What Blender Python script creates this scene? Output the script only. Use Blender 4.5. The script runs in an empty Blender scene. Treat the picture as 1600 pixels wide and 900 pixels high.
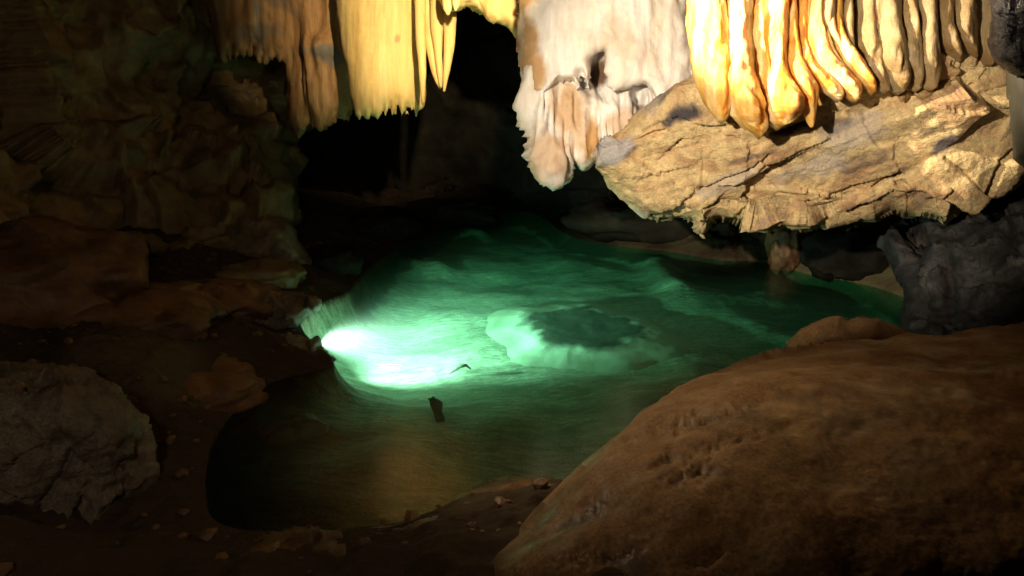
import bpy, math, random
import numpy as np
from mathutils import Vector, Matrix

# ------------------------------------------------------------------ camera
sc = bpy.context.scene
W, H = 1600.0, 900.0
PITCH = math.radians(-15.0)
CAM = np.array((0.0, 0.0, 2.0))
FPX = 1245.0
cam_d = bpy.data.cameras.new('camera')
cam_d.sensor_width = 36.0
cam_d.lens = 36.0 * FPX / W
cam_d.clip_start, cam_d.clip_end = 0.05, 200.0
cam = bpy.data.objects.new('camera', cam_d)
cam.location = CAM
cam.rotation_euler = (math.pi / 2 + PITCH, 0, 0)
sc.collection.objects.link(cam)
sc.camera = cam

# ------------------------------------------------------------------ world: no daylight reaches this cave
world = bpy.data.worlds.new('World')
sc.world = world
world.use_nodes = True
bgn = world.node_tree.nodes['Background']
bgn.inputs['Color'].default_value = (0.9, 0.75, 0.5, 1)
bgn.inputs['Strength'].default_value = 0.0035

# ------------------------------------------------------------------ show-cave spotlights, then two added fills (all above or behind the frame)
def spot(name, loc, target, energy, color, cone, blend, size):
    l = bpy.data.lights.new(name, 'SPOT')
    l.energy, l.color = energy, color
    l.spot_size, l.spot_blend, l.shadow_soft_size = math.radians(cone), blend, size
    o = bpy.data.objects.new(name, l)
    o.location = loc
    o.rotation_euler = (Vector(target) - Vector(loc)).to_track_quat('-Z', 'Y').to_euler()
    sc.collection.objects.link(o)
    return o
spot('flowstone_spotlight', (0.42, 4.6, 2.62), (1.9, 5.35, 2.5), 850, (1.0, 0.84, 0.56), 64, 0.5, 0.03)
spot('block_spotlight', (-1.35, 0.9, 2.5), (1.5, 5.7, 1.72), 2300, (1.0, 0.84, 0.60), 40, 0.7, 0.06)
spot('drapery_spotlight', (0.15, 4.3, 3.05), (-0.75, 7.6, 2.78), 1300, (1.0, 0.80, 0.45), 41, 0.8, 0.05)
spot('boulder_fill_spot', (-1.7, 5.0, 3.1), (0.6, 3.1, 0.5), 300, (1.0, 0.76, 0.47), 34, 1.0, 0.05)  # added spot standing in for warm bounce off the flowstone
spot('fill_lamp', (-0.6, -0.8, 2.9), (-2.3, 5.0, 0.9), 135, (1.0, 0.78, 0.52), 96, 1.0, 0.15)  # added weak fill from behind the camera, no fixture

sc.view_settings.view_transform = 'Standard'
sc.view_settings.look = 'None'
sc.view_settings.exposure = 0.0
sc.view_settings.gamma = 1.0
sc.view_settings.use_curve_mapping = False
sc.render.engine = 'CYCLES'
sc.cycles.use_denoising = True
sc.cycles.max_bounces = 5
sc.cycles.diffuse_bounces = 3
sc.cycles.transparent_max_bounces = 12
sc.cycles.volume_bounces = 1
sc.cycles.sample_clamp_indirect = 4.0

# ------------------------------------------------------------------ pixel -> point helpers
FWD = np.array((0.0, math.cos(PITCH), math.sin(PITCH)))
UPV = np.array((0.0, -math.sin(PITCH), math.cos(PITCH)))
RGT = np.array((1.0, 0.0, 0.0))
def rays(px, py):
    px, py = np.asarray(px, float), np.asarray(py, float)
    u, v = (px - 800.0) / FPX, (450.0 - py) / FPX
    return FWD + u[..., None] * RGT + v[..., None] * UPV
def pix(px, py, d):
    return CAM + rays(px, py) * np.asarray(d, float)[..., None]
def depth_at_z(px, py, z):
    return (z - CAM[2]) / np.minimum(rays(px, py)[..., 2], -0.02)
def on_z(px, py, z=0.0):
    px, py = np.asarray(px, float), np.asarray(py, float)
    return pix(px, py, depth_at_z(px, py, z))

# ------------------------------------------------------------------ noise
def _hash(ix, iy, iz, seed):
    with np.errstate(over='ignore'):
        h = (ix.astype(np.uint32) * np.uint32(374761393) + iy.astype(np.uint32) * np.uint32(668265263)
             + iz.astype(np.uint32) * np.uint32(2246822519) + np.uint32((seed * 3266489917) & 0xffffffff))
        h = (h ^ (h >> np.uint32(15))) * np.uint32(2246822519)
        h = (h ^ (h >> np.uint32(13))) * np.uint32(3266489917)
        h = h ^ (h >> np.uint32(16))
    return h
def h01(ix, iy, iz, seed):
    return _hash(ix, iy, iz, seed).astype(np.float64) / 4294967295.0
def vnoise(P, seed=0):
    I = np.floor(P).astype(np.int64)
    f = P - I
    f = f * f * f * (f * (f * 6 - 15) + 10)
    out = 0.0
    for dx in (0, 1):
        wx = f[:, 0] if dx else 1 - f[:, 0]
        for dy in (0, 1):
            wy = f[:, 1] if dy else 1 - f[:, 1]
            for dz in (0, 1):
                wz = f[:, 2] if dz else 1 - f[:, 2]
                out = out + wx * wy * wz * h01(I[:, 0] + dx, I[:, 1] + dy, I[:, 2] + dz, seed)
    return out * 2 - 1
def fbm(P, seed=0, oct=5, gain=0.5):
    a, s, t = 1.0, 0.0, 0.0
    P = np.array(P, float)
    for k in range(oct):
        s = s + a * vnoise(P + 17.3 * k, seed + k)
        t += a
        a *= gain
        P = P * 2.03
    return s / t
def ridged(P, seed=0, oct=4):
    a, s, t = 1.0, 0.0, 0.0
    P = np.array(P, float)
    for k in range(oct):
        s = s + a * (1 - np.abs(vnoise(P + 9.1 * k, seed + k)) * 2)
        t += a
        a *= 0.5
        P = P * 2.07
    return s / t
def facets(P, seed=0, slope=0.6):
    """broken-rock facets: every cell is its own tilted plane with its own step"""
    I = np.floor(P).astype(np.int64)
    best = np.full(len(P), 1e9)
    val = np.zeros(len(P))
    for dx in (-1, 0, 1):
        for dy in (-1, 0, 1):
            for dz in (-1, 0, 1):
                c = I + np.array((dx, dy, dz))
                q = np.stack([h01(c[:, 0], c[:, 1], c[:, 2], seed + k) for k in (1, 2, 3)], 1) + c
                v = P - q
                d = (v * v).sum(1)
                m = d < best
                if not m.any():
                    continue
                cm = c[m]
                g = np.stack([h01(cm[:, 0], cm[:, 1], cm[:, 2], seed + k) for k in (4, 5, 6)], 1) * 2 - 1
                o = h01(cm[:, 0], cm[:, 1], cm[:, 2], seed + 7) * 2 - 1
                best[m] = d[m]
                val[m] = slope * (g * v[m]).sum(1) + 0.35 * o
    return val

# ------------------------------------------------------------------ materials
def nt_new(name):
    m = bpy.data.materials.new(name)
    m.use_nodes = True
    nt = m.node_tree
    nt.nodes.clear()
    out = nt.nodes.new('ShaderNodeOutputMaterial')
    return m, nt, out
def ramp(nt, fac, stops):
    r = nt.nodes.new('ShaderNodeValToRGB')
    e = r.color_ramp.elements
    while len(e) < len(stops):
        e.new(0.5)
    for el, (p, c) in zip(e, stops):
        el.position = p
        el.color = (*c, 1)
    nt.links.new(fac, r.inputs[0])
    return r.outputs[0]
def noise_node(nt, vec, scale, detail=6, rough=0.6, dist=0.0):
    n = nt.nodes.new('ShaderNodeTexNoise')
    n.inputs['Scale'].default_value = scale
    n.inputs['Detail'].default_value = detail
    n.inputs['Roughness'].default_value = rough
    n.inputs['Distortion'].default_value = dist
    nt.links.new(vec, n.inputs['Vector'])
    return n.outputs['Fac']
def mixc(nt, fac, a, b, blend='MIX'):
    n = nt.nodes.new('ShaderNodeMix')
    n.data_type = 'RGBA'
    n.blend_type = blend
    for sock, v in ((n.inputs[0], fac), (n.inputs[6], a), (n.inputs[7], b)):
        if hasattr(v, 'is_linked'):
            nt.links.new(v, sock)
        elif isinstance(v, tuple):
            sock.default_value = (*v, 1)
        else:
            sock.default_value = v
    return n.outputs[2]
def rock_mat(name, stops, scale=1.6, stretch=(1, 1, 1), rot=(0, 0, 0), fine=30.0, bump=0.4, rough=0.6, spec=0.4,
             sss=0.0, sss_rad=(0.1, 0.04, 0.015), stain_shade=(0.03, 0.025, 0.03), speck=0.35, wet=0.0, stain2=None, bdist=0.02, grit=0.0):
    m, nt, out = nt_new(name)
    geo = nt.nodes.new('ShaderNodeNewGeometry')
    mp = nt.nodes.new('ShaderNodeMapping')
    mp.inputs['Scale'].default_value = stretch
    mp.inputs['Rotation'].default_value = rot
    nt.links.new(geo.outputs['Position'], mp.inputs['Vector'])
    vec = mp.outputs[0]
    base = ramp(nt, noise_node(nt, vec, scale, 8, 0.62, 0.6), stops)
    # mottling at a finer scale
    mot = ramp(nt, noise_node(nt, vec, scale * 7, 8, 0.7), [(0.3, (1 - speck,) * 3), (0.7, (1 + speck * 0.5,) * 3)])
    col = mixc(nt, 1.0, base, mot, 'MULTIPLY')
    if grit:
        gr = ramp(nt, noise_node(nt, geo.outputs['Position'], 75.0, 3, 0.7), [(0.36, (1 - grit,) * 3), (0.5, (1, 1, 1)), (0.66, (1 + grit,) * 3)])
        col = mixc(nt, 1.0, col, gr, 'MULTIPLY')
    at = nt.nodes.new('ShaderNodeAttribute')
    at.attribute_name = 'stain_shade'
    col = mixc(nt, at.outputs['Fac'], col, stain_shade)
    if stain2:
        a2 = nt.nodes.new('ShaderNodeAttribute')
        a2.attribute_name = 'stain_shade2'
        col = mixc(nt, a2.outputs['Fac'], col, stain2)
    b = nt.nodes.new('ShaderNodeBsdfPrincipled')
    nt.links.new(col, b.inputs['Base Color'])
    rg = nt.nodes.new('ShaderNodeMapRange')
    rg.inputs['To Min'].default_value = max(rough - wet, 0.12)
    rg.inputs['To Max'].default_value = min(rough + 0.2, 1.0)
    rg.inputs['From Min'].default_value = 0.35
    rg.inputs['From Max'].default_value = 0.65
    nt.links.new(noise_node(nt, vec, scale * 3.1, 5, 0.6), rg.inputs['Value'])
    wr = nt.nodes.new('ShaderNodeMapRange')           # stained hollows hold water and shine
    nt.links.new(at.outputs['Fac'], wr.inputs['Value'])
    wr.inputs['To Min'].default_value = 1.0
    wr.inputs['To Max'].default_value = 1.0 - 2.0 * wet if wet < 0.45 else 0.2
    ml = nt.nodes.new('ShaderNodeMath')
    ml.operation = 'MULTIPLY'
    nt.links.new(rg.outputs[0], ml.inputs[0])
    nt.links.new(wr.outputs[0], ml.inputs[1])
    nt.links.new(ml.outputs[0], b.inputs['Roughness'])
    b.inputs['Specular IOR Level'].default_value = spec
    if sss:
        b.inputs['Subsurface Weight'].default_value = sss
        b.inputs['Subsurface Radius'].default_value = sss_rad
        b.inputs['Subsurface Scale'].default_value = 1.0
    n1 = noise_node(nt, vec, fine, 8, 0.65)
    n2 = noise_node(nt, geo.outputs['Position'], fine * 4.5, 4, 0.6)
    add = nt.nodes.new('ShaderNodeMath')
    add.operation = 'MULTIPLY_ADD'
    nt.links.new(n2, add.inputs[0])
    add.inputs[1].default_value = 0.3
    nt.links.new(n1, add.inputs[2])
    bp = nt.nodes.new('ShaderNodeBump')
    bp.inputs['Strength'].default_value = bump
    bp.inputs['Distance'].default_value = bdist
    nt.links.new(add.outputs[0], bp.inputs['Height'])
    nt.links.new(bp.outputs[0], b.inputs['Normal'])
    nt.links.new(b.outputs[0], out.inputs['Surface'])
    return m

M = {}
M['limestone'] = rock_mat('ochre_limestone', [(0.28, (0.17, 0.10, 0.07)), (0.40, (0.44, 0.27, 0.14)), (0.50, (0.62, 0.47, 0.25)), (0.60, (0.50, 0.32, 0.17)), (0.70, (0.36, 0.30, 0.28))],
                          scale=1.7, stretch=(1.0, 1.0, 1.35), rot=(0, 0.42, 0), fine=22, bump=1.0, rough=0.7, grit=0.12, speck=0.42, bdist=0.025, stain_shade=(0.05, 0.042, 0.052), stain2=(0.36, 0.34, 0.36))
M['pale'] = rock_mat('pale_calcite', [(0.30, (0.46, 0.41, 0.38)), (0.5, (0.70, 0.68, 0.68)), (0.7, (0.68, 0.61, 0.52))],
                     scale=1.2, stretch=(2.2, 2.2, 0.4), fine=26, bump=0.28, rough=0.62, sss=0.15, stain_shade=(0.13, 0.075, 0.045), speck=0.18, stain2=(0.40, 0.22, 0.075))
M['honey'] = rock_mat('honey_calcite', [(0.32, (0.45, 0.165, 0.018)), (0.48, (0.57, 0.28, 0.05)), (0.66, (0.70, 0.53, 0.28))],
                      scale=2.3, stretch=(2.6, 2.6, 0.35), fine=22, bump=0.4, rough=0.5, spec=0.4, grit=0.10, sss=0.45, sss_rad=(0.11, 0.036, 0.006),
                      stain_shade=(0.16, 0.06, 0.02), speck=0.14, wet=0.15)
M['shaded_honey'] = rock_mat('shaded_honey_calcite', [(0.30, (0.17, 0.095, 0.035)), (0.5, (0.25, 0.17, 0.08)), (0.68, (0.30, 0.235, 0.14))],
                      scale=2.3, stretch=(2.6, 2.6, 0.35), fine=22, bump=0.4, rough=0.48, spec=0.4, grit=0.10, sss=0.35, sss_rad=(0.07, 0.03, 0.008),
                      stain_shade=(0.16, 0.06, 0.02), speck=0.14, wet=0.15)  # darker honey copy: light falloff painted into the right-hand ribs
M['gold'] = rock_mat('gold_calcite', [(0.28, (0.52, 0.33, 0.12)), (0.46, (0.72, 0.50, 0.20)), (0.64, (0.78, 0.58, 0.27))],
                     scale=1.3, stretch=(3.4, 3.4, 0.28), fine=20, bump=0.2, rough=0.55, sss=0.3, sss_rad=(0.07, 0.03, 0.008), stain_shade=(0.25, 0.10, 0.05), speck=0.12)
M['rust'] = rock_mat('rust_flowstone', [(0.30, (0.07, 0.038, 0.02)), (0.47, (0.26, 0.13, 0.05)), (0.62, (0.36, 0.21, 0.095)), (0.74, (0.16, 0.13, 0.11))],
                     scale=1.2, stretch=(3.0, 3.0, 0.45), fine=18, bump=0.4, rough=0.6, stain_shade=(0.10, 0.09, 0.085), speck=0.3)
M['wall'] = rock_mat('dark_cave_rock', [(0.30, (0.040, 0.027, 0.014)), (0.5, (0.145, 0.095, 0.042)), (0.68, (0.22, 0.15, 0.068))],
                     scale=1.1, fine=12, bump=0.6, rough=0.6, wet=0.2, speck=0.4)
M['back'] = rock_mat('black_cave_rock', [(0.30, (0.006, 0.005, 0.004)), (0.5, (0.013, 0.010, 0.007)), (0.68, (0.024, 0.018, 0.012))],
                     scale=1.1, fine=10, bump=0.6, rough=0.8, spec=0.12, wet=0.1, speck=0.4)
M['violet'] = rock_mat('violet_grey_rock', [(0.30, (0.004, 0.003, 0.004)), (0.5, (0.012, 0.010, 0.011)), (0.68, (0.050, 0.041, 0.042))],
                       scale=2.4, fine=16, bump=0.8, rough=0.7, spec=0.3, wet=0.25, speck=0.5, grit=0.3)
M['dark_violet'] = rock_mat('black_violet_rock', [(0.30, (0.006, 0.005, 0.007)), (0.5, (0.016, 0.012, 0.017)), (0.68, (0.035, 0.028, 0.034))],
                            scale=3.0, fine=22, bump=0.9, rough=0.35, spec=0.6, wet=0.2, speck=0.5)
M['boulder'] = rock_mat('brown_mud_coated_rock', [(0.28, (0.055, 0.036, 0.019)), (0.44, (0.15, 0.078, 0.030)), (0.56, (0.215, 0.122, 0.055)), (0.72, (0.095, 0.066, 0.038))],
                        scale=1.5, fine=34, bump=0.4, rough=0.66, spec=0.25, wet=0.3, speck=0.4, grit=0.3, stain_shade=(0.075, 0.062, 0.062), bdist=0.006)
M['greybrown'] = rock_mat('grey_brown_rock', [(0.30, (0.040, 0.030, 0.022)), (0.48, (0.115, 0.092, 0.068)), (0.66, (0.19, 0.155, 0.115))],
                          scale=2.0, fine=24, bump=0.9, rough=0.55, spec=0.5, wet=0.2, speck=0.5, grit=0.3)
M['rustrock'] = rock_mat('rusty_brown_rock', [(0.30, (0.040, 0.020, 0.010)), (0.5, (0.11, 0.055, 0.024)), (0.68, (0.17, 0.090, 0.04))],
                         scale=1.6, fine=18, bump=0.5, rough=0.55, wet=0.2, speck=0.4)
M['silt'] = rock_mat('pale_pool_silt', [(0.30, (0.15, 0.14, 0.10)), (0.5, (0.33, 0.31, 0.24)), (0.68, (0.50, 0.475, 0.39))],
                     scale=1.3, stretch=(1, 2.6, 1), fine=9, bump=0.7, rough=0.85, spec=0.2, speck=0.6, grit=0.35, bdist=0.03, stain_shade=(0.034, 0.021, 0.012), stain2=(0.10, 0.085, 0.045))
M['lit_silt'] = rock_mat('lit_pool_silt', [(0.30, (0.42, 0.40, 0.33)), (0.5, (0.56, 0.54, 0.46)), (0.68, (0.66, 0.64, 0.56))],
                          scale=3.0, fine=20, bump=0.3, rough=0.85, spec=0.2, speck=0.2, stain_shade=(0.03, 0.022, 0.015), stain2=(0.29, 0.27, 0.21))  # pale tone paints the lamp's light onto the drowned rock's flank
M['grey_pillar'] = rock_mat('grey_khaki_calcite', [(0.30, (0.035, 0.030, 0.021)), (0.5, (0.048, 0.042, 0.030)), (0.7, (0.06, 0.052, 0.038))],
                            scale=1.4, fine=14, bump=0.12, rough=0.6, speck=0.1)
def simple_mat(name, col, rough=0.5, metal=0.0, emit=None, strength=0.0):
    m, nt, out = nt_new(name)
    b = nt.nodes.new('ShaderNodeBsdfPrincipled')
    b.inputs['Base Color'].default_value = (*col, 1)
    b.inputs['Roughness'].default_value = rough
    b.inputs['Metallic'].default_value = metal
    if emit:
        b.inputs['Emission Color'].default_value = (*emit, 1)
        b.inputs['Emission Strength'].default_value = strength
    nt.links.new(b.outputs[0], out.inputs['Surface'])
    return m
M['black_metal'] = simple_mat('black_lamp_housing', (0.03, 0.035, 0.035), 0.35, 0.3)
M['lamp_glass'] = simple_mat('lit_lamp_glass', (0.8, 0.9, 0.85), 0.2, 0, (0.8, 1.0, 0.9), 12.0)
def water_mat():
    m, nt, out = nt_new('green_pool_water')
    tr = nt.nodes.new('ShaderNodeBsdfTransparent')
    gl = nt.nodes.new('ShaderNodeBsdfGlossy')
    gl.inputs['Roughness'].default_value = 0.20
    geo = nt.nodes.new('ShaderNodeNewGeometry')
    bp = nt.nodes.new('ShaderNodeBump')
    bp.inputs['Strength'].default_value = 0.2
    bp.inputs['Distance'].default_value = 0.02
    nt.links.new(noise_node(nt, geo.outputs['Position'], 5.0, 3, 0.5, 0.3), bp.inputs['Height'])
    nt.links.new(bp.outputs[0], gl.inputs['Normal'])
    fr = nt.nodes.new('ShaderNodeFresnel')
    fr.inputs['IOR'].default_value = 1.33
    nt.links.new(bp.outputs[0], fr.inputs['Normal'])
    mx = nt.nodes.new('ShaderNodeMixShader')
    nt.links.new(fr.outputs[0], mx.inputs[0])
    nt.links.new(tr.outputs[0], mx.inputs[1])
    nt.links.new(gl.outputs[0], mx.inputs[2])
    nt.links.new(mx.outputs[0], out.inputs['Surface'])
    ab = nt.nodes.new('ShaderNodeVolumeAbsorption')
    ab.inputs['Color'].default_value = (0.30, 0.94, 0.70, 1)
    ab.inputs['Density'].default_value = 0.62
    sv = nt.nodes.new('ShaderNodeVolumeScatter')
    sv.inputs['Color'].default_value = (0.8, 1.0, 0.85, 1)
    sv.inputs['Density'].default_value = 0.14
    sv.inputs['Anisotropy'].default_value = 0.3
    ad = nt.nodes.new('ShaderNodeAddShader')
    nt.links.new(ab.outputs[0], ad.inputs[0])
    nt.links.new(sv.outputs[0], ad.inputs[1])
    nt.links.new(ad.outputs[0], out.inputs['Volume'])
    return m
M['water'] = water_mat()

# ------------------------------------------------------------------ mesh builders
def link_mesh(name, V, F, mat, attrs=None, smooth=True, parent=None):
    V = np.asarray(V, float)
    base = np.array((V[:, 0].mean(), V[:, 1].mean(), V[:, 2].min()))
    if parent is not None:
        base = np.array(parent.location)
    me = bpy.data.meshes.new(name)
    me.from_pydata((V - base).tolist(), [], F.tolist() if hasattr(F, 'tolist') else F)
    if smooth:
        me.polygons.foreach_set('use_smooth', np.ones(len(me.polygons), dtype=bool))
    for k, a in (attrs or {}).items():
        at = me.attributes.new(k, 'FLOAT', 'POINT')
        at.data.foreach_set('value', np.asarray(a, dtype=np.float32))
    me.materials.append(M[mat])
    me.update()
    o = bpy.data.objects.new(name, me)
    if parent is None:
        o.location = base
    else:
        o.parent = parent
    sc.collection.objects.link(o)
    return o
def tag(o, label=None, cat=None, group=None, kind=None):
    if label: o['label'] = label
    if cat: o['category'] = cat
    if group: o['group'] = group
    if kind: o['kind'] = kind
    return o
def empty(name, loc):
    o = bpy.data.objects.new(name, None)
    o.location = loc
    o.empty_display_size = 0.1
    sc.collection.objects.link(o)
    return o
def vnormals(V, F):
    n = np.zeros_like(V)
    a, b, c, d = (V[F[:, k]] for k in range(4))
    fn = np.cross(c - a, d - b)
    for k in range(4):
        for j in range(3):
            n[:, j] += np.bincount(F[:, k], weights=fn[:, j], minlength=len(V))
    l = np.linalg.norm(n, axis=1)
    return n / np.maximum(l, 1e-12)[:, None]
def poly_dist(X, Y, poly, closed=True):
    """distance, nearest point and inside mask of points against a polygon"""
    best = np.full(X.shape, 1e18)
    nx, ny = X.copy(), Y.copy()
    ins = np.zeros(X.shape, bool)
    n = len(poly)
    for i in range(n if closed else n - 1):
        x0, y0 = poly[i]
        x1, y1 = poly[(i + 1) % n]
        dx, dy = x1 - x0, y1 - y0
        t = np.clip(((X - x0) * dx + (Y - y0) * dy) / max(dx * dx + dy * dy, 1e-9), 0, 1)
        qx, qy = x0 + t * dx, y0 + t * dy
        d = (X - qx) ** 2 + (Y - qy) ** 2
        m = d < best
        best = np.where(m, d, best)
        nx, ny = np.where(m, qx, nx), np.where(m, qy, ny)
        if closed and y0 != y1:
            cr = ((y0 > Y) != (y1 > Y)) & (X < dx * (Y - y0) / (y1 - y0 if y1 != y0 else 1e-9) + x0)
            ins ^= cr
    return np.sqrt(best), nx, ny, ins
def roughen(poly, seg=14.0, amp=4.0, seed=1):
    rng = random.Random(seed)
    out = []
    n = len(poly)
    for i in range(n):
        (x0, y0), (x1, y1) = poly[i], poly[(i + 1) % n]
        L = math.hypot(x1 - x0, y1 - y0)
        k = max(1, int(L / seg))
        for j in range(k):
            t = j / k
            s = 0.35 if j == 0 else 1.0
            out.append((x0 + (x1 - x0) * t + rng.uniform(-amp, amp) * s, y0 + (y1 - y0) * t + rng.uniform(-amp, amp) * s))
    return out
def stains(X, Y, blobs, P, seed, f=5.0):
    """mineral stains and painted niche shade, with ragged edges: blobs = (x, y, rx, ry, angle, strength)"""
    s = np.zeros(len(X))
    if not blobs:
        return s
    nz = fbm(P * f, seed, 5, 0.6)
    for (bx, by, rx, ry, a, st) in blobs:
        ca, sa = math.cos(math.radians(a)), math.sin(math.radians(a))
        u = ((X - bx) * ca + (Y - by) * sa) / rx
        v = (-(X - bx) * sa + (Y - by) * ca) / ry
        r = 1.0 - np.sqrt(u * u + v * v)
        s = np.maximum(s, st * np.clip((r + nz * 1.1) * 1.9, 0, 1) * (r > -0.7))
    return s
def relief(name, poly, depth, mat, step=4.0, R=60.0, E=0.3, thick=0.8, disp=None, cracks=(), dents=(), blobs=(), blobs2=(), seed=1, parent=None,
           backamp=0.05, rough=None):
    """a closed rock body: outline, its own distance field, rounded rim, displaced front, real thickness behind"""
    smooth_poly = poly
    if rough:
        poly = roughen(poly, *rough)
    P2 = np.array(poly, float)
    x0, y0 = P2.min(0) - step * 2
    x1, y1 = P2.max(0) + step * 2
    xs, ys = np.arange(x0, x1 + step, step), np.arange(y0, y1 + step, step)
    X, Y = np.meshgrid(xs, ys)
    ny_, nx_ = X.shape
    D, QX, QY, INS = poly_dist(X, Y, poly)
    if rough:
        Ds, _, _, Is = poly_dist(X, Y, smooth_poly)
        D = np.minimum(np.where(Is, Ds, 0.0) + 0.15 * D, 4 * D)
    X = np.where(INS, X, QX).ravel()
    Y = np.where(INS, Y, QY).ravel()
    D = np.where(INS, D, 0.0).ravel()
    INSr = INS.ravel()
    idx = np.arange(ny_ * nx_).reshape(ny_, nx_)
    cells = np.stack([idx[:-1, :-1], idx[1:, :-1], idx[1:, 1:], idx[:-1, 1:]], -1).reshape(-1, 4)
    cells = cells[INSr[cells].any(1)]
    used = np.unique(cells)
    rm = np.full(ny_ * nx_, -1)
    rm[used] = np.arange(len(used))
    X, Y, D, inn = X[used], Y[used], D[used], INSr[used]
    F = rm[cells]
    t = np.clip(D / R, 0, 1)
    prof = np.sqrt(np.clip(1 - (1 - t) ** 2, 0, 1))
    dep = depth(X, Y) if callable(depth) else np.full(len(X), float(depth))
    front = pix(X, Y, dep + E * (1 - prof))
    bi = np.nonzero(inn)[0]
    back = pix(X[bi], Y[bi], dep[bi] + E + thick * prof[bi])
    bm_ = np.arange(len(X))
    bm_[bi] = len(X) + np.arange(len(bi))
    V = np.concatenate([front, back])
    FB = bm_[F][:, ::-1]
    FA = np.concatenate([F, FB])
    N = vnormals(V, FA)
    nf = len(X)
    h = np.zeros(nf)
    if disp is not None:
        h = disp(V[:nf], X, Y, t)
    for (pl, w, dp) in cracks:
        dd = poly_dist(X, Y, pl, closed=False)[0]
        wob = 1 + 0.5 * fbm(V[:nf] * 9, seed + 40, 3)
        h = h - dp * np.clip(1 - dd / (w * wob), 0, 1) ** 0.7
    for (cx, cy, rx, ry, dp) in dents:
        q = ((X - cx) / rx) ** 2 + ((Y - cy) / ry) ** 2
        h = h - dp * np.exp(-q)
    V[:nf] += N[:nf] * h[:, None]
    V[nf:] += N[nf:] * (backamp * fbm(V[nf:] * 2.0, seed + 60, 3))[:, None]
    at = {}
    XX = np.concatenate([X, X[bi]])
    YY = np.concatenate([Y, Y[bi]])
    if blobs: at['stain_shade'] = stains(XX, YY, blobs, V, seed + 70)
    if blobs2: at['stain_shade2'] = stains(XX, YY, blobs2, V, seed + 80, 3.0)
    return link_mesh(name, V, FA, mat, at, parent=parent)
def catmull(pts, n):
    pts = np.array(pts, float)
    P = np.concatenate([[2 * pts[0] - pts[1]], pts, [2 * pts[-1] - pts[-2]]])
    out = []
    for i in range(1, len(P) - 2):
        t = np.linspace(0, 1, n, endpoint=False)[:, None]
        a, b, c, d = P[i - 1], P[i], P[i + 1], P[i + 2]
        out.append(0.5 * (2 * b + (c - a) * t + (2 * a - 5 * b + 4 * c - d) * t ** 2 + (3 * b - a - 3 * c + d) * t ** 3))
    out.append(P[-2][None])
    return np.concatenate(out)
def pendant(name, path, mat, parent=None, seed=1, flat=1.0, amp=0.08, sides=22, n=9, rings=0.05, grow=1.0, blade=0.0):
    """a hanging calcite rib: path = (px, py, radius px, depth m); round, fluted, with a closed tip"""
    C = catmull(path, n)
    C[:, 2] = np.maximum(C[:, 2], 1.0)
    ctr = pix(C[:, 0], C[:, 1], C[:, 3])
    rad = C[:, 2] * C[:, 3] / FPX * grow
    th = np.linspace(0, 2 * math.pi, sides, endpoint=False)
    V = []
    for i in range(len(C)):
        sq = 1.0 - blade * np.clip(-np.sin(th), 0, 1) ** 1.5          # the front narrows to a rounded fold
        ring = ctr[i] + rad[i] * ((np.cos(th) * sq)[:, None] * RGT + flat * np.sin(th)[:, None] * np.array((0, 1.0, 0)))
        V.append(ring)
    V = np.concatenate(V)
    axis = np.repeat(ctr, sides, 0)
    rr = np.repeat(rad, sides)
    k = 1 + amp * fbm(V * np.array((14, 14, 2.5)), seed, 4) * 2 + rings * fbm(V * np.array((5, 5, 7)), seed + 9, 4) * 2
    V = axis + (V - axis) * k[:, None]
    tip = ctr[-1] - np.array((0, 0, rad[-1] * 0.9))
    V = np.concatenate([V, tip[None], ctr[:1]])
    F = []
    m = len(C)
    for i in range(m - 1):
        for j in range(sides):
            a, b = i * sides + j, i * sides + (j + 1) % sides
            F.append((a, a + sides, b + sides, b))
    for j in range(sides):
        F.append(((m - 1) * sides + j, m * sides, (m - 1) * sides + (j + 1) % sides))
        F.append((j, (j + 1) % sides, m * sides + 1))
    return link_mesh(name, V, F, mat, parent=parent)
def rock(name, px, py, z, size, mat, seed, label, cat='boulder', group=None, facet=0.22, fb=0.12, rotz=0.0, sub=5, fs=1.6):
    """a free-standing boulder resting on the ground: size = full extents in metres; px,py = pixel of its base centre at height z"""
    c = on_z(px, py, z)
    n = 2 ** sub
    ph = np.linspace(0, math.pi, n + 1)
    tt = np.linspace(0, 2 * math.pi, 2 * n, endpoint=False)
    PH, TT = np.meshgrid(ph, tt, indexing='ij')
    S = np.stack([np.sin(PH) * np.cos(TT), np.sin(PH) * np.sin(TT), np.cos(PH)], -1)
    # squarish super-ellipsoid
    S = np.sign(S) * np.abs(S) ** 0.82
    S = S.reshape(-1, 3)
    h = facet * facets(S * fs + seed * 3.7, seed, 0.9) + fb * fbm(S * 2.2 + seed, seed + 5, 6, 0.55)
    S = S * (1 + h)[:, None]
    V = S * np.array(size) * 0.5
    ca, sa = math.cos(rotz), math.sin(rotz)
    V = np.stack([V[:, 0] * ca - V[:, 1] * sa, V[:, 0] * sa + V[:, 1] * ca, V[:, 2]], 1)
    V[:, 2] += size[2] * 0.33
    V += c
    k = 2 * n
    F = []
    for i in range(n):
        for j in range(k):
            F.append((i * k + j, (i + 1) * k + j, (i + 1) * k + (j + 1) % k, i * k + (j + 1) % k))
    o = link_mesh(name, V, F, mat)
    return tag(o, label, cat, group)

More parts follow.
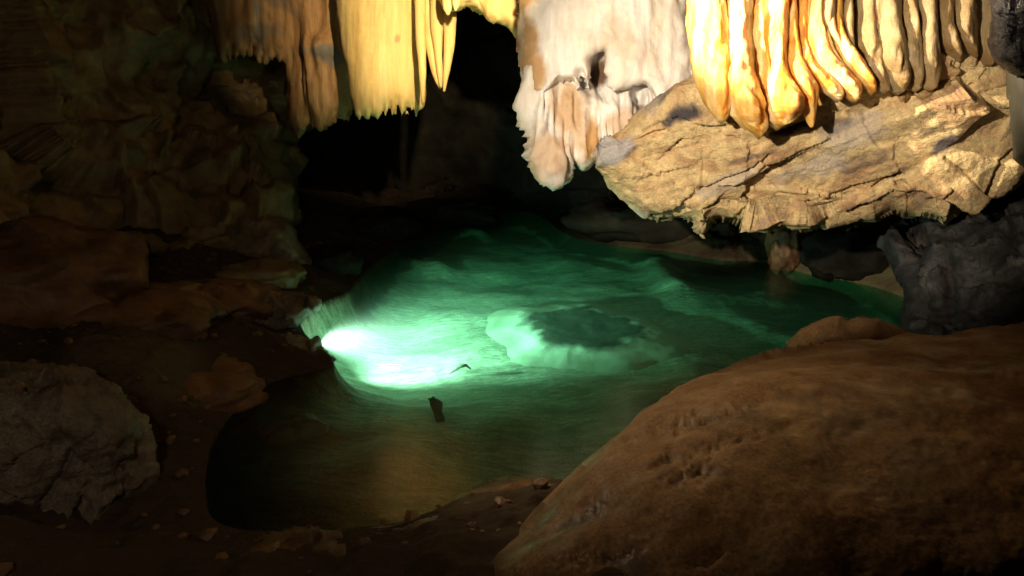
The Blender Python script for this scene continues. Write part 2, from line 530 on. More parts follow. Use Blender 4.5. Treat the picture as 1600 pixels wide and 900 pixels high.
# ------------------------------------------------------------------ pool bed and dry ground: one sheet
shore_px = [(468, 505), (500, 478), (545, 460), (562, 438), (612, 398), (690, 360), (800, 332), (845, 338), (885, 366), (960, 384), (1050, 394),
            (1130, 408), (1188, 408), (1260, 428), (1330, 440), (1405, 462), (1500, 520), (1540, 640), (1300, 760), (1000, 800), (860, 762), (800, 775), (692, 800),
            (620, 822), (540, 832), (450, 836), (350, 826), (322, 780), (330, 700), (372, 640), (430, 596), (520, 572), (500, 545), (478, 525)]
sp = on_z([p[0] for p in shore_px], [p[1] for p in shore_px], 0.0)[:, :2]
spc = np.concatenate([sp, sp[:1]])
sp = catmull(spc, 3)[:-1]
gx = np.concatenate([np.linspace(-9.0, -3.2, 60, endpoint=False), np.linspace(-3.2, 4.6, 600, endpoint=False), np.linspace(4.6, 9.0, 40)])
gy = np.concatenate([np.linspace(0.6, 2.6, 40, endpoint=False), np.linspace(2.6, 12.2, 620, endpoint=False), np.linspace(12.2, 14.0, 20)])
GX, GY = np.meshgrid(gx, gy)
sd, _, _, sin_ = poly_dist(GX, GY, [tuple(p) for p in sp])
GP = np.stack([GX.ravel(), GY.ravel(), np.zeros(GX.size)], 1)
sdr, inr = sd.ravel(), sin_.ravel()
n0 = fbm(GP * 0.9, 3, 6, 0.55)
n0s = fbm(GP * 0.9, 3, 3, 0.45)
n1_ = fbm(GP * 4.0, 8, 5, 0.6)
lamp_p = on_z(np.array([500.0]), np.array([535.0]), -0.1)[0]
ldist = np.hypot(GX.ravel() - lamp_p[0], GY.ravel() - lamp_p[1])
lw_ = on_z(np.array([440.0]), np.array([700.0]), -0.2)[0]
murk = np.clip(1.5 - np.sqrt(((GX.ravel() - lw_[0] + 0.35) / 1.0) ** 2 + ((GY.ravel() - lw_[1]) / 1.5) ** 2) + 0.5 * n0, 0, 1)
zin = (-0.42 + 0.060 * np.clip(ldist, 0, 4.2)) * (1 - np.exp(-sdr / 0.09)) * (1 - 0.55 * murk) - 0.02
zout = 0.5 * (1 - np.exp(-sdr / 1.1)) + 0.06 * sdr + 0.02
Z = np.where(inr, zin, zout)
Z = Z + np.where(inr, n0s * 0.12 * np.clip(sdr / 0.5, 0, 1), n0 * 0.30 * np.clip(sdr / 0.5, 0, 1)) + n1_ * np.where(inr, 0.012 * np.clip(sdr / 0.2, 0, 1), 0.07 * np.clip(sdr / 0.22, 0, 1))
def ridge(pts_px, zc, width, z=-0.4):
    w = on_z([p[0] for p in pts_px], [p[1] for p in pts_px], z)[:, :2]
    d = poly_dist(GX, GY, [tuple(p) for p in w], closed=False)[0].ravel()
    return zc * np.exp(-(d / width) ** 2) * np.where(inr, np.clip(sdr / 0.12, 0, 1), 0.0)
Z = Z + ridge([(845, 352), (900, 385), (965, 408), (1015, 435), (1040, 470), (1055, 492)], 0.10, 0.18)
Z = Z + ridge([(690, 366), (750, 364)], 0.14, 0.18, -0.1) + ridge([(618, 404), (680, 408)], 0.12, 0.18, -0.1)
Z = Z + ridge([(1090, 500), (1180, 560)], 0.04, 0.3) + ridge([(640, 680), (760, 690)], 0.06, 0.4) + ridge([(640, 470), (740, 440), (860, 440)], 0.05, 0.5)
Z = Z + ridge([(520, 800), (680, 770)], 0.10, 0.45)
mc0 = on_z(np.array([900.0]), np.array([528.0]), -0.3)[0]
Z = Z - 0.0 * np.exp(-((GX.ravel() - mc0[0]) / 1.1) ** 2 - ((GY.ravel() - mc0[1]) / 0.9) ** 2)
# a scoured hollow round the lamp so that it shines along the bed
lamp_w = on_z(np.array([500.0]), np.array([535.0]), -0.1)[0]
GV = np.stack([GX.ravel(), GY.ravel(), Z], 1)
gi = np.arange(GX.size).reshape(GX.shape)
GF = np.stack([gi[:-1, :-1], gi[:-1, 1:], gi[1:, 1:], gi[1:, :-1]], -1).reshape(-1, 4)
Z = np.where(inr, np.minimum(Z, -0.02 - 0.05 * np.clip(sdr / 0.10, 0, 1)), Z)
dry = np.where(inr, np.clip((Z + 0.012 + 0.03 * n1_) / 0.03, 0, 1), 1.0)
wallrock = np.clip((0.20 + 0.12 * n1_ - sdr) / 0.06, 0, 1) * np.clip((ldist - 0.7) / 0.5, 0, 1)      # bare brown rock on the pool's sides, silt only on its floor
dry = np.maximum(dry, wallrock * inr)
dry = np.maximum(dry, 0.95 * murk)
bed = link_mesh('pool_bed', GV, GF, 'silt', {'stain_shade': dry, 'stain_shade2': np.clip(n0 * 2.4 - 0.35, 0, 0.7) * np.clip(1.2 - sdr, 0.2, 1)})
tag(bed, kind='structure', label='pale silty pool bed rising into dark brown cave floor')

# water: a closed body of green water, surface at z = 0
wx, wy = np.linspace(-8.5, 8.5, 120), np.linspace(0.9, 13.6, 100)
WX, WY = np.meshgrid(wx, wy)
WP = np.stack([WX.ravel(), WY.ravel(), np.zeros(WX.size)], 1)
WZ = 0.004 * fbm(WP * 1.3, 77, 3)
wi = np.arange(WX.size).reshape(WX.shape)
top = np.stack([WP[:, 0], WP[:, 1], WZ], 1)
bot = np.stack([WP[:, 0], WP[:, 1], np.full(len(WP), -1.6)], 1)
WFt = np.stack([wi[:-1, :-1], wi[:-1, 1:], wi[1:, 1:], wi[1:, :-1]], -1).reshape(-1, 4)
nW = WX.size
rim = np.concatenate([wi[0, :], wi[1:, -1], wi[-1, -2::-1], wi[-2:0:-1, 0]])
rn = np.roll(rim, -1)
WFs = np.stack([rim, rim + nW, rn + nW, rn], 1)
water = link_mesh('water', np.concatenate([top, bot]), np.concatenate([WFt, WFt[:, ::-1] + nW, WFs]), 'water')
tag(water, kind='structure', label='clear green water of the cave pool lit from within')

# ------------------------------------------------------------------ cave walls and ceiling
def crag(a1, f1, a2, f2, a3=0.0, f3=9.0, seed=1, st=(1, 1, 1), rid=0.0):
    st = np.array(st, float)
    def fn(P, X, Y, t):
        w = P + 0.12 * np.stack([fbm(P * 2.0, seed + 31 + k, 3) for k in range(3)], 1)
        h = a1 * facets(w * st * f1, seed, 0.9) + a2 * facets(w * st * f2, seed + 20, 0.9)
        if a3: h = h + a3 * fbm(P * st * f3, seed + 50, 5, 0.6)
        if rid: h = h + rid * ridged(P * st * f1 * 1.7, seed + 90)
        return h * (0.4 + 0.6 * np.clip(t * 3, 0, 1))
    return fn
lw = relief('cave_wall', [(-420, -260), (560, -260), (545, 100), (486, 196), (463, 225), (470, 300), (468, 345), (400, 400), (300, 440), (150, 470), (0, 520), (-420, 620)],
            lambda x, y: 6.4 + 2.4 * np.clip((x + 50) / 550, -0.3, 1.15) + 0.9 * np.clip((x - 200) / 180, 0, 1) * np.clip((340 - y) / 180, 0, 1) - 0.9 * np.clip((y - 200) / 300, 0, 1.2) + 0.25 * np.sin(x / 90.0),
            'wall', step=4.5, R=90, E=0.5, thick=1.0, disp=crag(0.42, 0.9, 0.22, 2.4, 0.07, 5, seed=11, rid=0.08), seed=11, dents=[(395, 140, 62, 50, 0.7), (300, 120, 60, 60, 0.2), (250, 340, 60, 40, 0.25), (110, 180, 50, 40, 0.2)])
tag(lw, kind='structure', label='dark brown craggy cave wall on the left')
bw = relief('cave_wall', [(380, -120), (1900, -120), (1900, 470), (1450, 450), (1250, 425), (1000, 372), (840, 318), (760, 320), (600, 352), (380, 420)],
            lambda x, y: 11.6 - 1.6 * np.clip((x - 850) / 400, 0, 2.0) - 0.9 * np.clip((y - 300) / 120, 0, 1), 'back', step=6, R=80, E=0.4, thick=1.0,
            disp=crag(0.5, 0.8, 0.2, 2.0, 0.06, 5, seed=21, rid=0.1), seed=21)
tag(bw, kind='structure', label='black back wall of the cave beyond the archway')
# ceiling
cx_, cy_ = np.linspace(-9, 9, 160), np.linspace(-2, 14, 150)
CX, CY = np.meshgrid(cx_, cy_)
CP = np.stack([CX.ravel(), CY.ravel(), np.full(CX.size, 3.75)], 1)
CP[:, 2] += 0.3 * fbm(CP * 0.8, 4, 5) + 0.1 * facets(CP * 1.7, 5)
ci = np.arange(CX.size).reshape(CX.shape)
cl = link_mesh('ceiling', CP, np.stack([ci[:-1, :-1], ci[1:, :-1], ci[1:, 1:], ci[:-1, 1:]], -1).reshape(-1, 4), 'wall')
tag(cl, kind='structure', label='rough rock ceiling of the cave')

# ------------------------------------------------------------------ hanging formations
def flutes(a, fx, seed, fz=0.5, a2=0.02, f2=6, low=None):
    def fn(P, X, Y, t):
        h = a * fbm(P * np.array((fx, fx * 0.6, fz)), seed, 4, 0.55) + a2 * fbm(P * f2, seed + 7, 5, 0.55)
        if low:
            y0, y1, al, fl = low
            k = np.clip((Y - y0) / (y1 - y0), 0, 1)
            h = h + al * k * ridged(P * np.array((fl, fl * 0.5, 0.5)), seed + 13, 2)
        return h
    return fn
def teeth(x0, x1, y_fn, amp, n, seed):
    """a fringe of drip points along a lower edge, from x0 to x1"""
    rng = random.Random(seed)
    out = []
    w = np.cumsum([0] + [rng.uniform(0.35, 1.9) for _ in range(n)])
    w = x0 + (x1 - x0) * w / w[-1]
    for i in range(n):
        a, b = w[i], w[i + 1]
        k = min((b - a) / ((x1 - x0) / n), 1.4)
        m = a + (b - a) * rng.uniform(0.35, 0.65)
        out.append((a, y_fn(a) - amp * k * rng.uniform(0.1, 1.0)))
        out.append((m - 0.12 * (b - a), y_fn(m) + amp * 0.6 * rng.uniform(-0.4, 0.9)))
        out.append((m + 0.12 * (b - a), y_fn(m) + amp * 0.6 * rng.uniform(-0.2, 0.9)))
    return out

# rust brown flowstone on the left with its fringe
pA = ([(300, -90), (318, 0), (335, 50), (342, 78)] + teeth(345, 440, lambda x: 90 + 6 * math.sin(x / 13.0), 17, 10, 5)
      + [(443, 90), (446, 140), (450, 190), (466, 216), (478, 205)] + teeth(482, 552, lambda x: 196 - (x - 482) * 0.12, 9, 8, 6)
      + [(556, 170), (548, 60), (540, -90)])
oA = relief('flowstone_curtain', pA, lambda x, y: 8.15 - 0.0015 * (x - 430) + 0.0012 * (y), 'rust', step=3, R=38, E=0.16, thick=0.5,
            disp=flutes(0.09, 4.5, 31, 0.6, 0.02, 7, low=(20, 110, 0.03, 16)), blobs=[(508, 82, 30, 20, 10, 0.9), (395, 50, 60, 18, -8, 0.5), (440, 10, 40, 12, 30, 0.5)], seed=31,
            dents=[(505, 75, 26, 16, -0.10)])
tag(oA, 'rust brown flowstone curtain with a jagged drip fringe, dimly lit on the left', 'flowstone')

# golden drapery
pB = ([(512, -90), (522, 0), (530, 40), (534, 70), (542, 105), (548, 150), (556, 180)] + teeth(560, 596, lambda x: 183, 8, 4, 8) + [(597, 178)]
      + teeth(600, 660, lambda x: 176 - (x - 600) * 0.05, 20, 7, 9) + [(662, 168), (663, 120), (664, 60), (668, -90)])
emB = empty('golden_drapery', pix(np.array(600.), np.array(180.), np.array(7.5)))
relief('curtain_sheet', pB, lambda x, y: 7.45 + 0.0004 * (x - 600) ** 2 / 10 + 0.0006 * y, 'gold', step=2.0, R=30, E=0.10, thick=0.35,
       disp=flutes(0.035, 4.0, 41, 0.3, 0.008, 8, low=(130, 180, 0.012, 20)), blobs=[(622, 60, 6, 8, 20, 0.6)], seed=41, parent=emB)
for i, pth in enumerate([
    [(668, -90, 12, 7.5), (670, 20, 12, 7.45), (675, 80, 9, 7.42), (683, 120, 6, 7.4), (688, 138, 2, 7.4)],
    [(682, -90, 10, 7.4), (682, 20, 10, 7.35), (684, 70, 7, 7.35), (687, 110, 5, 7.35), (689, 136, 2, 7.36)],
    [(700, -90, 13, 7.55), (701, 0, 13, 7.5), (702, 60, 9, 7.5), (698, 105, 6, 7.5), (694, 142, 2, 7.5)],
    [(655, -90, 9, 7.4), (657, 40, 8, 7.38), (660, 110, 6, 7.38), (661, 160, 3, 7.38)]]):
    pendant('drip_fold', pth, 'gold', emB, seed=50 + i, amp=0.10)
tag(emB, 'tall golden calcite drapery with a fringed lower edge, brightly lit left of the archway', 'drapery')

# archway bridge of yellow calcite
pR = [(688, -90), (690, 10), (696, 25), (704, 18), (716, 20), (730, 12), (744, 22), (762, 27), (778, 34), (792, 42), (800, 52), (812, 62), (824, 50), (830, -90)]
emR = empty('calcite_arch', pix(np.array(755.), np.array(30.), np.array(7.0)))
relief('arch_rib', pR, rough=(9, 2.0, 4), depth=7.0, mat='gold', step=2.5, R=26, E=0.2, thick=0.6, disp=flutes(0.06, 6, 61, 2.0, 0.04, 9), seed=61, parent=emR)
for i, pth in enumerate([[(698, -60, 10, 6.95), (699, 5, 8, 6.95), (700, 22, 3, 6.95)], [(714, -60, 9, 6.9), (713, 0, 7, 6.9), (712, 16, 2, 6.9)]]):
    pendant('drip_point', pth, 'gold', emR, seed=66 + i)
tag(emR, 'yellow calcite bridge over the dark archway between golden drapery and pale column', 'arch')

# pale hanging column: upper white sheet and lower fluted skirt
emC = empty('pale_column', pix(np.array(900.), np.array(250.), np.array(6.0)))
pC1 = [(815, -90), (809, 0), (808, 60), (813, 110), (822, 150), (850, 152), (876, 132), (893, 128), (905, 142), (908, 112), (916, 128), (919, 142), (924, 112), (922, 92), (936, 82),
       (946, 78), (947, 100), (944, 112), (951, 120), (948, 134), (958, 148), (972, 142), (990, 136), (1008, 136), (1022, 158), (1034, 168), (1050, 162), (1068, 148), (1078, 130), (1094, 120), (1098, 60), (1090, -90)]
relief('white_sheet', pC1, rough=(10, 1.6, 7), depth=lambda x, y: 5.85 + 0.25 * np.clip((x - 1000) / 100, 0, 1) ** 2 + 0.25 * np.clip((880 - x) / 80, 0, 1) ** 2, mat='pale', step=2.5, R=22, E=0.13, thick=0.5,
       disp=flutes(0.085, 3.0, 71, 0.7, 0.028, 6), blobs=[(1072, 35, 14, 40, 0, 0.8), (1066, 60, 10, 26, 0, 0.6), (930, 85, 8, 20, 0, 0.4)], blobs2=[(822, 40, 26, 90, 0, 0.9), (830, 120, 30, 50, 0, 0.9), (980, 60, 60, 40, 0, 0.35)],
       seed=71, parent=emC)
pC2 = [(818, 60), (814, 110), (820, 165), (828, 200), (837, 240), (848, 272), (866, 287), (882, 272), (893, 254), (914, 252), (930, 240), (960, 222), (1000, 200), (1050, 180), (1085, 150), (1070, 80), (950, 60)]
relief('fluted_skirt', pC2, rough=(10, 2.2, 9), depth=lambda x, y: 6.02 + 0.0008 * (x - 860), mat='pale', step=2.5, R=26, E=0.2, thick=0.6,
       disp=flutes(0.07, 7, 81, 0.5, 0.03, 10, low=(120, 160, 0.09, 12)), blobs=[(940, 110, 16, 34, 5, 1.0), (915, 150, 9, 26, 0, 0.7), (1000, 165, 22, 12, 20, 0.8), (853, 190, 4, 40, 8, 0.7)],  # blobs over the dents below paint shade into the niche
       blobs2=[(885, 185, 50, 60, 0, 0.75), (855, 235, 30, 55, 0, 0.6), (922, 210, 14, 44, 0, 0.95), (960, 190, 30, 30, 0, 0.6)], seed=81, parent=emC,
       dents=[(936, 108, 13, 26, 0.22), (913, 128, 7, 16, 0.10), (998, 152, 12, 12, 0.10)])
relief('hanging_shard', [(1005, 118), (1016, 140), (1020, 160), (1034, 176), (1052, 168), (1072, 150), (1094, 134), (1092, 110)], 5.98, 'pale', step=2.2, R=18, E=0.10, thick=0.25,
       disp=crag(0.05, 4, 0.03, 9, 0.015, 14, seed=88), seed=88, parent=emC, rough=(8, 1.5, 3))
tag(emC, 'pale grey and ochre hanging column with a torn white sheet, right of the archway', 'column')

# ochre limestone block
def block_disp(P, X, Y, t):
    a = 0.42
    ca, sa = math.cos(a), math.sin(a)
    Q = np.stack([P[:, 0] * ca + P[:, 2] * sa, P[:, 1], -P[:, 0] * sa + P[:, 2] * ca], 1)   # along / across the bedding
    w = Q + 0.06 * np.stack([fbm(P * 3.0, 131 + k, 3) for k in range(3)], 1)
    h = 0.24 * facets(w * np.array((0.95, 1.3, 1.7)), 101, 1.0) + 0.05 * facets(w * np.array((2.4, 3.0, 5.0)), 111, 0.9)
    h += 0.007 * ridged(w * np.array((1.5, 1.5, 6.0)), 121, 4) + 0.040 * fbm(P * 5, 126, 6, 0.6)
    return h * (0.4 + 0.6 * np.clip(t * 3.5, 0, 1))
pE = [(905, 247), (916, 234), (940, 214), (985, 190), (1040, 150), (1090, 120), (1200, 90), (1400, 70), (1580, 80), (1690, 110), (1700, 240), (1604, 262), (1585, 284), (1560, 296), (1532, 300),
      (1522, 318), (1498, 332), (1476, 352), (1464, 341), (1440, 334), (1415, 337), (1395, 330), (1370, 344), (1345, 344), (1310, 352), (1290, 356), (1268, 364), (1240, 361), (1222, 354), (1200, 362), (1176, 364), (1155, 355),
      (1135, 346), (1120, 343), (1112, 358), (1098, 372), (1086, 362), (1080, 349), (1062, 344), (1036, 347), (1010, 341), (990, 328), (972, 310), (955, 290), (948, 272), (936, 260), (918, 256)]
oE = relief('limestone_block', pE, rough=(17, 2.6, 12), depth=lambda x, y: 5.45 + 0.0022 * np.clip(y - 190, -200, 300) + 0.25 * np.clip((1010 - x) / 110, 0, 1) ** 2 - 0.0006 * (x - 1250), mat='limestone', step=2.5, R=40, E=0.28, thick=1.1, disp=block_disp,
            cracks=[([(1098, 238), (1100, 262), (1096, 300)], 2.2, 0.03), ([(1096, 300), (1140, 278), (1180, 262), (1200, 238)], 3, 0.05), ([(940, 240), (985, 222), (1040, 206)], 4, 0.06),
                    ([(1205, 208), (1250, 196), (1262, 190)], 5, 0.07), ([(1470, 240), (1500, 262), (1528, 292)], 3, 0.05),
                    ([(1530, 294), (1560, 252), (1592, 228)], 5, 0.08), ([(1370, 300), (1385, 285), (1410, 275)], 5, 0.07), ([(1000, 284), (1035, 272)], 3, 0.04),
                    ([(1110, 222), (1010, 248)], 2, 0.02), ([(1510, 160), (1590, 140)], 3, 0.04)],
            blobs=[(1468, 218, 32, 13, -50, 0.95), (1440, 195, 20, 9, -20, 0.5), (1062, 178, 34, 14, -25, 1.0), (1040, 160, 20, 8, -40, 0.8), (1305, 197, 28, 10, -12, 0.6), (1340, 255, 55, 14, -25, 0.5), (1525, 170, 18, 8, -30, 0.6),
                   (960, 245, 60, 6, -22, 0.7), (1180, 240, 40, 5, -20, 0.6), (1240, 200, 30, 6, -15, 0.9), (1108, 352, 8, 12, 0, 0.6), (1405, 270, 20, 7, -40, 0.6), (1000, 320, 30, 8, 30, 0.3)],
            blobs2=[(945, 235, 55, 18, -20, 0.9), (1260, 270, 70, 30, -20, 0.5), (1330, 210, 60, 24, -15, 0.5), (1130, 290, 60, 16, -25, 0.4), (1010, 170, 50, 14, -25, 0.6), (990, 335, 30, 8, 20, 0.6)], seed=101)
tag(oE, 'large fractured ochre limestone block hanging over the pool under the honey flowstone', 'rock')

# honey flowstone with hanging ribs
emD = empty('honey_flowstone', pix(np.array(1250.), np.array(190.), np.array(5.2)))
pD = [(1084, -90), (1086, 40), (1096, 110), (1108, 160), (1190, 168), (1290, 140), (1370, 136), (1450, 128), (1500, 98), (1545, 92), (1580, 70), (1590, -90)]
relief('flowstone_sheet', pD, lambda x, y: 5.27 - 0.0003 * (x - 1250), 'honey', step=3, R=30, E=0.15, thick=0.4, disp=flutes(0.09, 9, 141, 0.5, 0.02, 8), seed=141, parent=emD)
D0 = 5.22
ribs = [
    [(1104, -90, 26, 5.20), (1107, 40, 26, 5.18), (1114, 110, 25, 5.17), (1122, 160, 18, 5.16), (1127, 186, 8, 5.16)],
    [(1140, -90, 26, 5.22), (1143, 60, 28, 5.18), (1150, 130, 29, 5.14), (1166, 172, 26, 5.12), (1180, 196, 18, 5.12), (1186, 210, 8, 5.12)],
    [(1176, -90, 18, 5.20), (1180, 50, 18, 5.18), (1188, 120, 15, 5.17), (1196, 160, 10, 5.18), (1200, 178, 5, 5.19)],
    [(1204, -90, 20, 5.20), (1207, 50, 20, 5.16), (1210, 100, 17, 5.15), (1217, 135, 24, 5.12), (1223, 165, 27, 5.12), (1220, 186, 20, 5.14), (1214, 197, 8, 5.16)],
    [(1229, -90, 14, 5.22), (1231, 50, 15, 5.18), (1238, 100, 17, 5.15), (1252, 136, 18, 5.12), (1262, 164, 11, 5.12), (1266, 186, 6, 5.13), (1268, 197, 3, 5.13)],
    [(1246, -90, 13, 5.22), (1248, 60, 14, 5.2), (1258, 98, 16, 5.16), (1279, 120, 17, 5.13), (1298, 140, 14, 5.12), (1308, 154, 7, 5.13)],
    [(1270, -90, 15, 5.22), (1273, 40, 17, 5.18), (1282, 82, 18, 5.15), (1304, 110, 19, 5.12), (1324, 134, 17, 5.11), (1334, 154, 8, 5.12)],
    [(1300, -90, 13, 5.22), (1302, 20, 14, 5.2), (1308, 60, 15, 5.17), (1328, 92, 16, 5.14), (1350, 122, 14, 5.12), (1362, 142, 7, 5.13)],
    [(1290, -90, 10, 5.14), (1291, 10, 10, 5.13), (1293, 38, 7, 5.12), (1294, 50, 3, 5.12)],
    [(1352, -90, 13, 5.24), (1350, 30, 14, 5.2), (1356, 80, 17, 5.17), (1368, 116, 16, 5.15), (1380, 140, 8, 5.16)],
    [(1378, -90, 18, 5.22), (1380, 30, 20, 5.18), (1386, 90, 22, 5.15), (1396, 122, 17, 5.15), (1402, 142, 8, 5.17)],
    [(1408, -90, 16, 5.22), (1410, 30, 18, 5.18), (1417, 84, 19, 5.15), (1426, 116, 13, 5.15), (1430, 138, 7, 5.17)],
    [(1436, -90, 17, 5.22), (1440, 30, 18, 5.17), (1446, 84, 18, 5.14), (1450, 112, 14, 5.15), (1452, 136, 8, 5.17)],
    [(1466, -90, 15, 5.24), (1468, 20, 17, 5.18), (1474, 62, 15, 5.16), (1487, 82, 10, 5.16), (1498, 95, 3, 5.17)],
    [(1492, -90, 16, 5.24), (1496, 20, 18, 5.18), (1503, 60, 15, 5.16), (1514, 78, 9, 5.16), (1524, 88, 3, 5.17)],
    [(1530, -90, 18, 5.3), (1534, 20, 18, 5.25), (1540, 70, 14, 5.22), (1544, 100, 6, 5.22)],
]
for i, pth in enumerate(ribs):
    pendant('rib', pth, 'honey' if i < 8 else 'shaded_honey', emD, seed=150 + i, amp=0.16, rings=0.07, sides=36, n=16, flat=1.9, grow=1.12, blade=0.35)
rngd = random.Random(77)
for i in range(len(ribs) - 2):                      # thin secondary drips between the main ribs
    a, b = ribs[i], ribs[i + 1]
    k = rngd.uniform(0.35, 0.65)
    f = rngd.uniform(0.55, 0.95)
    pts = []
    for q in range(5):
        ta = [catmull(r, 12)[int(q / 4 * f * (len(catmull(r, 12)) - 1))] for r in (a, b)]
        c = ta[0] * (1 - k) + ta[1] * k
        pts.append((c[0], c[1], (7.5, 7.5, 6.5, 5.0, 2.0)[q] * rngd.uniform(0.8, 1.25), c[3] - 0.045))
    pendant('thin_rib', pts, 'honey' if i < 8 else 'shaded_honey', emD, seed=400 + i, amp=0.2, rings=0.14, flat=1.6)
# small knobs on the shelf under the right-hand ribs
for i, (x, y, r) in enumerate([(1440, 148, 12), (1408, 150, 10), (1478, 142, 11), (1492, 130, 9)]):
    pendant('shelf_knob', [(x - 4, y - 26, r * 0.5, 5.3), (x, y - 10, r, 5.26), (x + 1, y, r * 0.9, 5.24), (x + 1, y + 6, r * 0.4, 5.24)], 'shaded_honey', emD, seed=180 + i, amp=0.2, rings=0.2)
tag(emD, 'honey orange flowstone with fat hanging ribs, lit white hot on its left edge', 'flowstone')

# dark wet knobbly rock and smooth grey pillar at the right edge
oH = relief('grey_pillar', [(1556, 40), (1568, 80), (1571, 140), (1576, 200), (1582, 250), (1600, 262), (1680, 268), (1700, 40)], 4.55, 'grey_pillar', step=4, R=50, E=0.25, thick=0.4,
            disp=flutes(0.03, 3, 201, 0.5, 0.01, 5), seed=201)
tag(oH, 'smooth dull grey pillar cut by the right edge of the picture', 'pillar')
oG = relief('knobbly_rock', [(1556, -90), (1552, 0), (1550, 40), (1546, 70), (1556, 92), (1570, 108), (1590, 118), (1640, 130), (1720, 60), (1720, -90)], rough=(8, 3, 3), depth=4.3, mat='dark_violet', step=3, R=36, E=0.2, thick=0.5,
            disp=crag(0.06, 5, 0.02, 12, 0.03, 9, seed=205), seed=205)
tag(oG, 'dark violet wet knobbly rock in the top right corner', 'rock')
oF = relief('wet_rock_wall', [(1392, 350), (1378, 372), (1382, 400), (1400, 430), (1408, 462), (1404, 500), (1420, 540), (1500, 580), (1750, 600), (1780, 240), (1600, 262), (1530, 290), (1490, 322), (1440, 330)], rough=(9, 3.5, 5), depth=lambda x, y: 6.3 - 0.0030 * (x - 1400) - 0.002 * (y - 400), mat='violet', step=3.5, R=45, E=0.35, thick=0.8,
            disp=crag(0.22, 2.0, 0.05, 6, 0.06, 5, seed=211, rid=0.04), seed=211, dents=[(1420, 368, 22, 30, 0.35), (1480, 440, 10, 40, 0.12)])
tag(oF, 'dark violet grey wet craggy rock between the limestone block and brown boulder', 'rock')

# ------------------------------------------------------------------ big foreground boulder, lower right
def dome(x, y):
    z = 0.78 - 0.10 * np.clip((1300 - x) / 500, 0, 1.2) ** 2 - 0.12 * np.clip((640 - y) / 140, 0, 1.2) ** 1.5 - 0.14 * np.clip((y - 620) / 280, 0, 2) ** 2
    return depth_at_z(x, y, z)
def boulder_disp(P, X, Y, t):
    h = 0.055 * fbm(P * 1.6, 221, 4) + 0.012 * fbm(P * 6.0, 222, 5, 0.55) + 0.0025 * fbm(P * 30.0, 223, 4, 0.65)
    # pitted, flaking patches
    patch = np.zeros(len(X))
    for (cx, cy, rx, ry) in [(905, 790, 60, 22), (1080, 738, 34, 20), (1030, 720, 26, 14), (955, 862, 40, 20), (900, 862, 24, 14), (1080, 660, 110, 16), (1130, 700, 60, 12), (1100, 868, 22, 12)]:
        patch = np.maximum(patch, np.exp(-(((X - cx) + (Y - cy) * 0.5) / rx) ** 2 - ((Y - cy + 0.25 * (X - cx)) / ry) ** 2))
    h -= patch * (0.040 * np.abs(fbm(P * np.array((11, 9, 14)), 224, 5, 0.7)) * 2 + 0.008)
    pits = np.clip(vnoise(P * 26, 225) - 0.62, 0, 1)
    h -= 0.010 * pits
    return h
pI = [(752, 1000), (752, 905), (757, 878), (772, 855), (800, 828), (830, 800), (862, 772), (905, 730), (950, 690), (1000, 652), (1050, 617), (1100, 588), (1150, 567), (1200, 553), (1235, 546), (1300, 536), (1420, 528), (1480, 532), (1530, 520),
      (1600, 503), (1700, 490), (1760, 620), (1760, 1000)]
oI = relief('brown_boulder', pI, dome, 'boulder', step=3.2, R=110, E=0.30, thick=0.9, disp=boulder_disp, seed=221,
            blobs=[(905, 795, 60, 20, -20, 0.6), (1085, 738, 36, 18, -15, 0.8), (960, 868, 50, 22, 0, 0.6), (1350, 640, 160, 40, 5, 0.35), (1450, 760, 180, 80, 10, 0.3)])
tag(oI, 'huge smooth wet brown boulder filling the lower right foreground', 'boulder')
oI2 = relief('rounded_boulder', [(1226, 560), (1232, 536), (1246, 520), (1268, 507), (1292, 497), (1312, 492), (1326, 500), (1345, 497), (1372, 500), (1400, 512), (1430, 528), (1440, 560)],
             lambda x, y: 4.55 + 0.0 * x, 'boulder', step=3, R=50, E=0.25, thick=0.5, disp=lambda P, X, Y, t: 0.03 * fbm(P * 3, 231, 4) + 0.012 * fbm(P * 12, 232, 4), seed=231)
tag(oI2, 'small rounded tan boulder peeking over the crest of the big brown boulder', 'boulder')

# ------------------------------------------------------------------ left-hand boulders
pJ = [(-90, 590), (0, 572), (60, 572), (130, 585), (180, 610), (212, 650), (235, 700), (248, 750), (246, 800), (240, 860), (215, 930), (120, 960), (0, 960), (-90, 960)]
oJ = relief('pitted_boulder', pJ, rough=(14, 3, 6), depth=lambda x, y: 3.55 - 0.10 * np.clip((120 - x) / 100, -1, 1) + 0.0010 * np.clip(640 - y, 0, 200) * 4, mat='greybrown', step=3.5, R=100, E=0.5, thick=0.7,
            disp=crag(0.09, 1.9, 0.06, 5.2, 0.09, 4.5, seed=241, rid=0.04), seed=241, dents=[(95, 770, 40, 40, 0.10)], cracks=[([(60, 790), (95, 745), (112, 705)], 6, 0.07), ([(80, 850), (60, 800), (20, 790)], 5, 0.05)])
tag(oJ, 'big pitted grey brown boulder in the lower left corner', 'boulder')
oK = relief('slab_boulder', [(262, 440), (290, 405), (330, 365), (375, 338), (420, 333), (455, 350), (472, 385), (486, 410), (470, 432), (400, 452), (310, 458)], rough=(12, 2.5, 8), depth=lambda x, y: 7.6 - 0.003 * (y - 390), mat='greybrown', step=3.5, R=50, E=0.35, thick=0.6,
            disp=crag(0.12, 1.6, 0.05, 5, 0.02, 10, seed=251), seed=251)
tag(oK, 'grey brown slanting slab boulder at the foot of the left wall', 'boulder')
